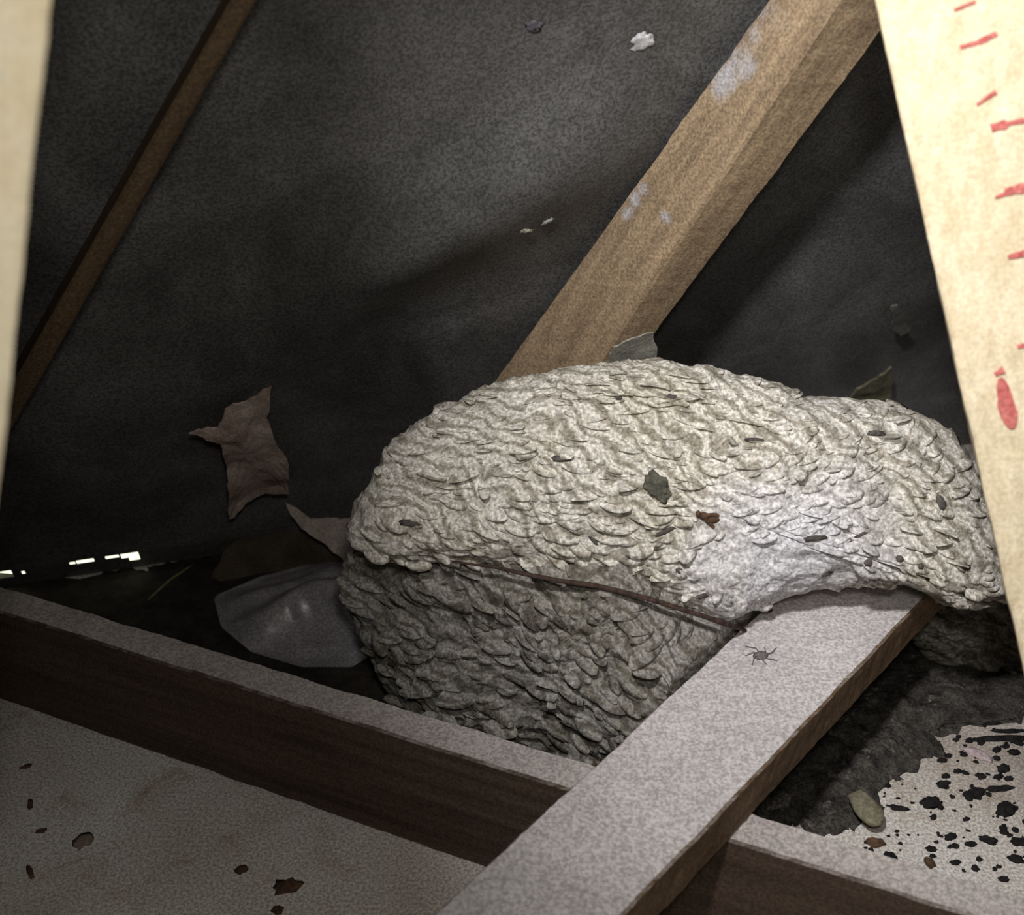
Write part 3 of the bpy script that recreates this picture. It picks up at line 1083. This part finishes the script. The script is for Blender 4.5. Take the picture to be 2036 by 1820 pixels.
plate('felt_scrap', [(1772, 610), (1785, 608), (1800, 640), (1812, 655), (1790, 668), (1775, 655)], E0 + rn * 0.004, rn, 0.002,
      simple_mat('grey_scrap', (0.10, 0.10, 0.085), (0.20, 0.20, 0.18), 60),
      'small grey scrap stuck to the felt beside the right strut', 'felt', 0.001, 10)

# rumpled grey plastic sheet on the floor left of the nest
N = Nodes('grey_plastic', 0.30, 0.6)
N.colour(N.speckle(N.ramp(N.noise(20, 4), [(0.3, (0.24, 0.225, 0.25)), (0.7, (0.40, 0.385, 0.41))]), 430, 0.7, 1.3))
N.bump(N.noise(40, 4), 0.3, 0.003)
sheet_out = [(425, 1190), (520, 1150), (640, 1120), (735, 1130), (770, 1200), (765, 1290), (700, 1330), (600, 1330), (500, 1300), (440, 1250)]
R = radial(sheet_out, 600, 1225)
V, Fc = [], []
nr, na = 34, 110
for side in (0, 1):
    for j in range(nr + 1):
        t = j / nr
        for i in range(na):
            th = 2 * math.pi * i / na
            r = R(th) * t
            P = at_z(600 + r * math.cos(th), 1225 - r * math.sin(th), 0)
            x, y = (r * math.cos(th)), r * math.sin(th)
            u = (x * 0.35 - y) / 100.0
            hgt = 0.012 * (1 - t ** 2) + 0.026 * math.exp(-((u - 0.05) / 0.30) ** 2) * (1 - t ** 2) + 0.008 * math.exp(-((u + 0.55) / 0.15) ** 2) * (1 - t ** 2) + 0.005 * fb(P, 18, 3, 2)
            P.z = max(0.002, hgt) + (0.0006 if side == 0 else 0)
            V.append(P)
off = (nr + 1) * na
for j in range(nr):
    for i in range(na):
        a = j * na + i; b = j * na + (i + 1) % na
        Fc.append((a, a + na, b + na, b)); Fc.append((off + b, off + b + na, off + a + na, off + a))
o = link('plastic_sheet', mesh('plastic_sheet', V, Fc), N.m, smooth=True)
tag(o, 'rumpled shiny grey plastic sheet on the floor left of the nest', 'sheet')

patch('floor_patch', [(-420, 1100), (-60, 1176), (150, 1145), (330, 1119), (470, 1098), (620, 1076), (700, 1120), (740, 1200), (800, 1320), (840, 1470), (640, 1420), (400, 1350), (180, 1290), (-60, 1240), (-400, 1150)],
      (330, 1180), 0.0, 0.0015, simple_mat('dark_floor_layer', (0.018, 0.015, 0.013), (0.05, 0.042, 0.036), 50, 0.9, 0.6), 14,
      label='thin dark layer covering the floor of the bay under the eaves at left', cat='dirt', kind='stuff', nr=24, na=120)  # flat dark layer over the floor of the left bay

# thin straws at the left
M_straw = simple_mat('straw', (0.16, 0.15, 0.07), (0.30, 0.28, 0.15), 100)
for (x0, y0, x1, y1, z0, z1, lab) in ((295, 1192, 385, 1122, 0.004, 0.006, 'thin pale straw on the dark floor between daylight gaps and joist'),
                                      (440, 1092, 562, 1012, 0.012, 0.06, 'thin straw rising from the floor to the torn card')):
    a, b = at_z(x0, y0, z0), at_z(x1, y1, z1)
    m = a.lerp(b, 0.5) + Vector((0, 0, 0.003))
    o = tube('straw', [a, a.lerp(m, .5), m, m.lerp(b, .5), b], [0.0008, 0.0012, 0.0013, 0.0012, 0.0008], M_straw, None, 6)
    tag(o, lab, 'straw')

# white splashes and dust on felt and rafter
def splash(px, py, w, h, off, lab, seed, mat=M_white, hz=0.0012, rough=0.8, rot=0.0, cat='splash', name='plaster_splash'):
    P = roof_px(px, py, off)
    k = (P - CAM).length / F_PX / 2
    o = lump(name, P, rn, w * k, h * k, hz, mat, rot, seed, rough, 3)
    return tag(o, lab, cat)


def felt_o(px, py):
    s, t = roof_st(roof_px(px, py))
    return felt_off(s, t) + 0.0008


splash(1278, 82, 40, 40, felt_o(1278, 82), 'white plaster splash high on the dark felt', 3)
splash(1045, 458, 30, 10, felt_o(1045, 458), 'small cream fleck on the felt left of the lit rafter', 5, rot=0.6, mat=simple_mat('cream_fleck', (0.35, 0.34, 0.28), (0.5, 0.48, 0.4), 90))
splash(1088, 440, 26, 8, felt_o(1088, 440), 'small grey fleck on the felt beside the cream one', 7, rot=-0.7, mat=simple_mat('grey_fleck', (0.22, 0.22, 0.22), (0.34, 0.34, 0.34), 90))
splash(1060, 52, 30, 22, felt_o(1060, 52), 'dull purple grey patch of dirt at the top of the felt', 9, hz=0.0005, mat=simple_mat('purple_dirt', (0.10, 0.09, 0.12), (0.18, 0.17, 0.2), 90))

if len(bpy.data.objects) > 0:
    print('objects', len(bpy.data.objects), 'tris', sum(len(o.data.polygons) for o in bpy.data.objects if o.type == 'MESH') * 2)
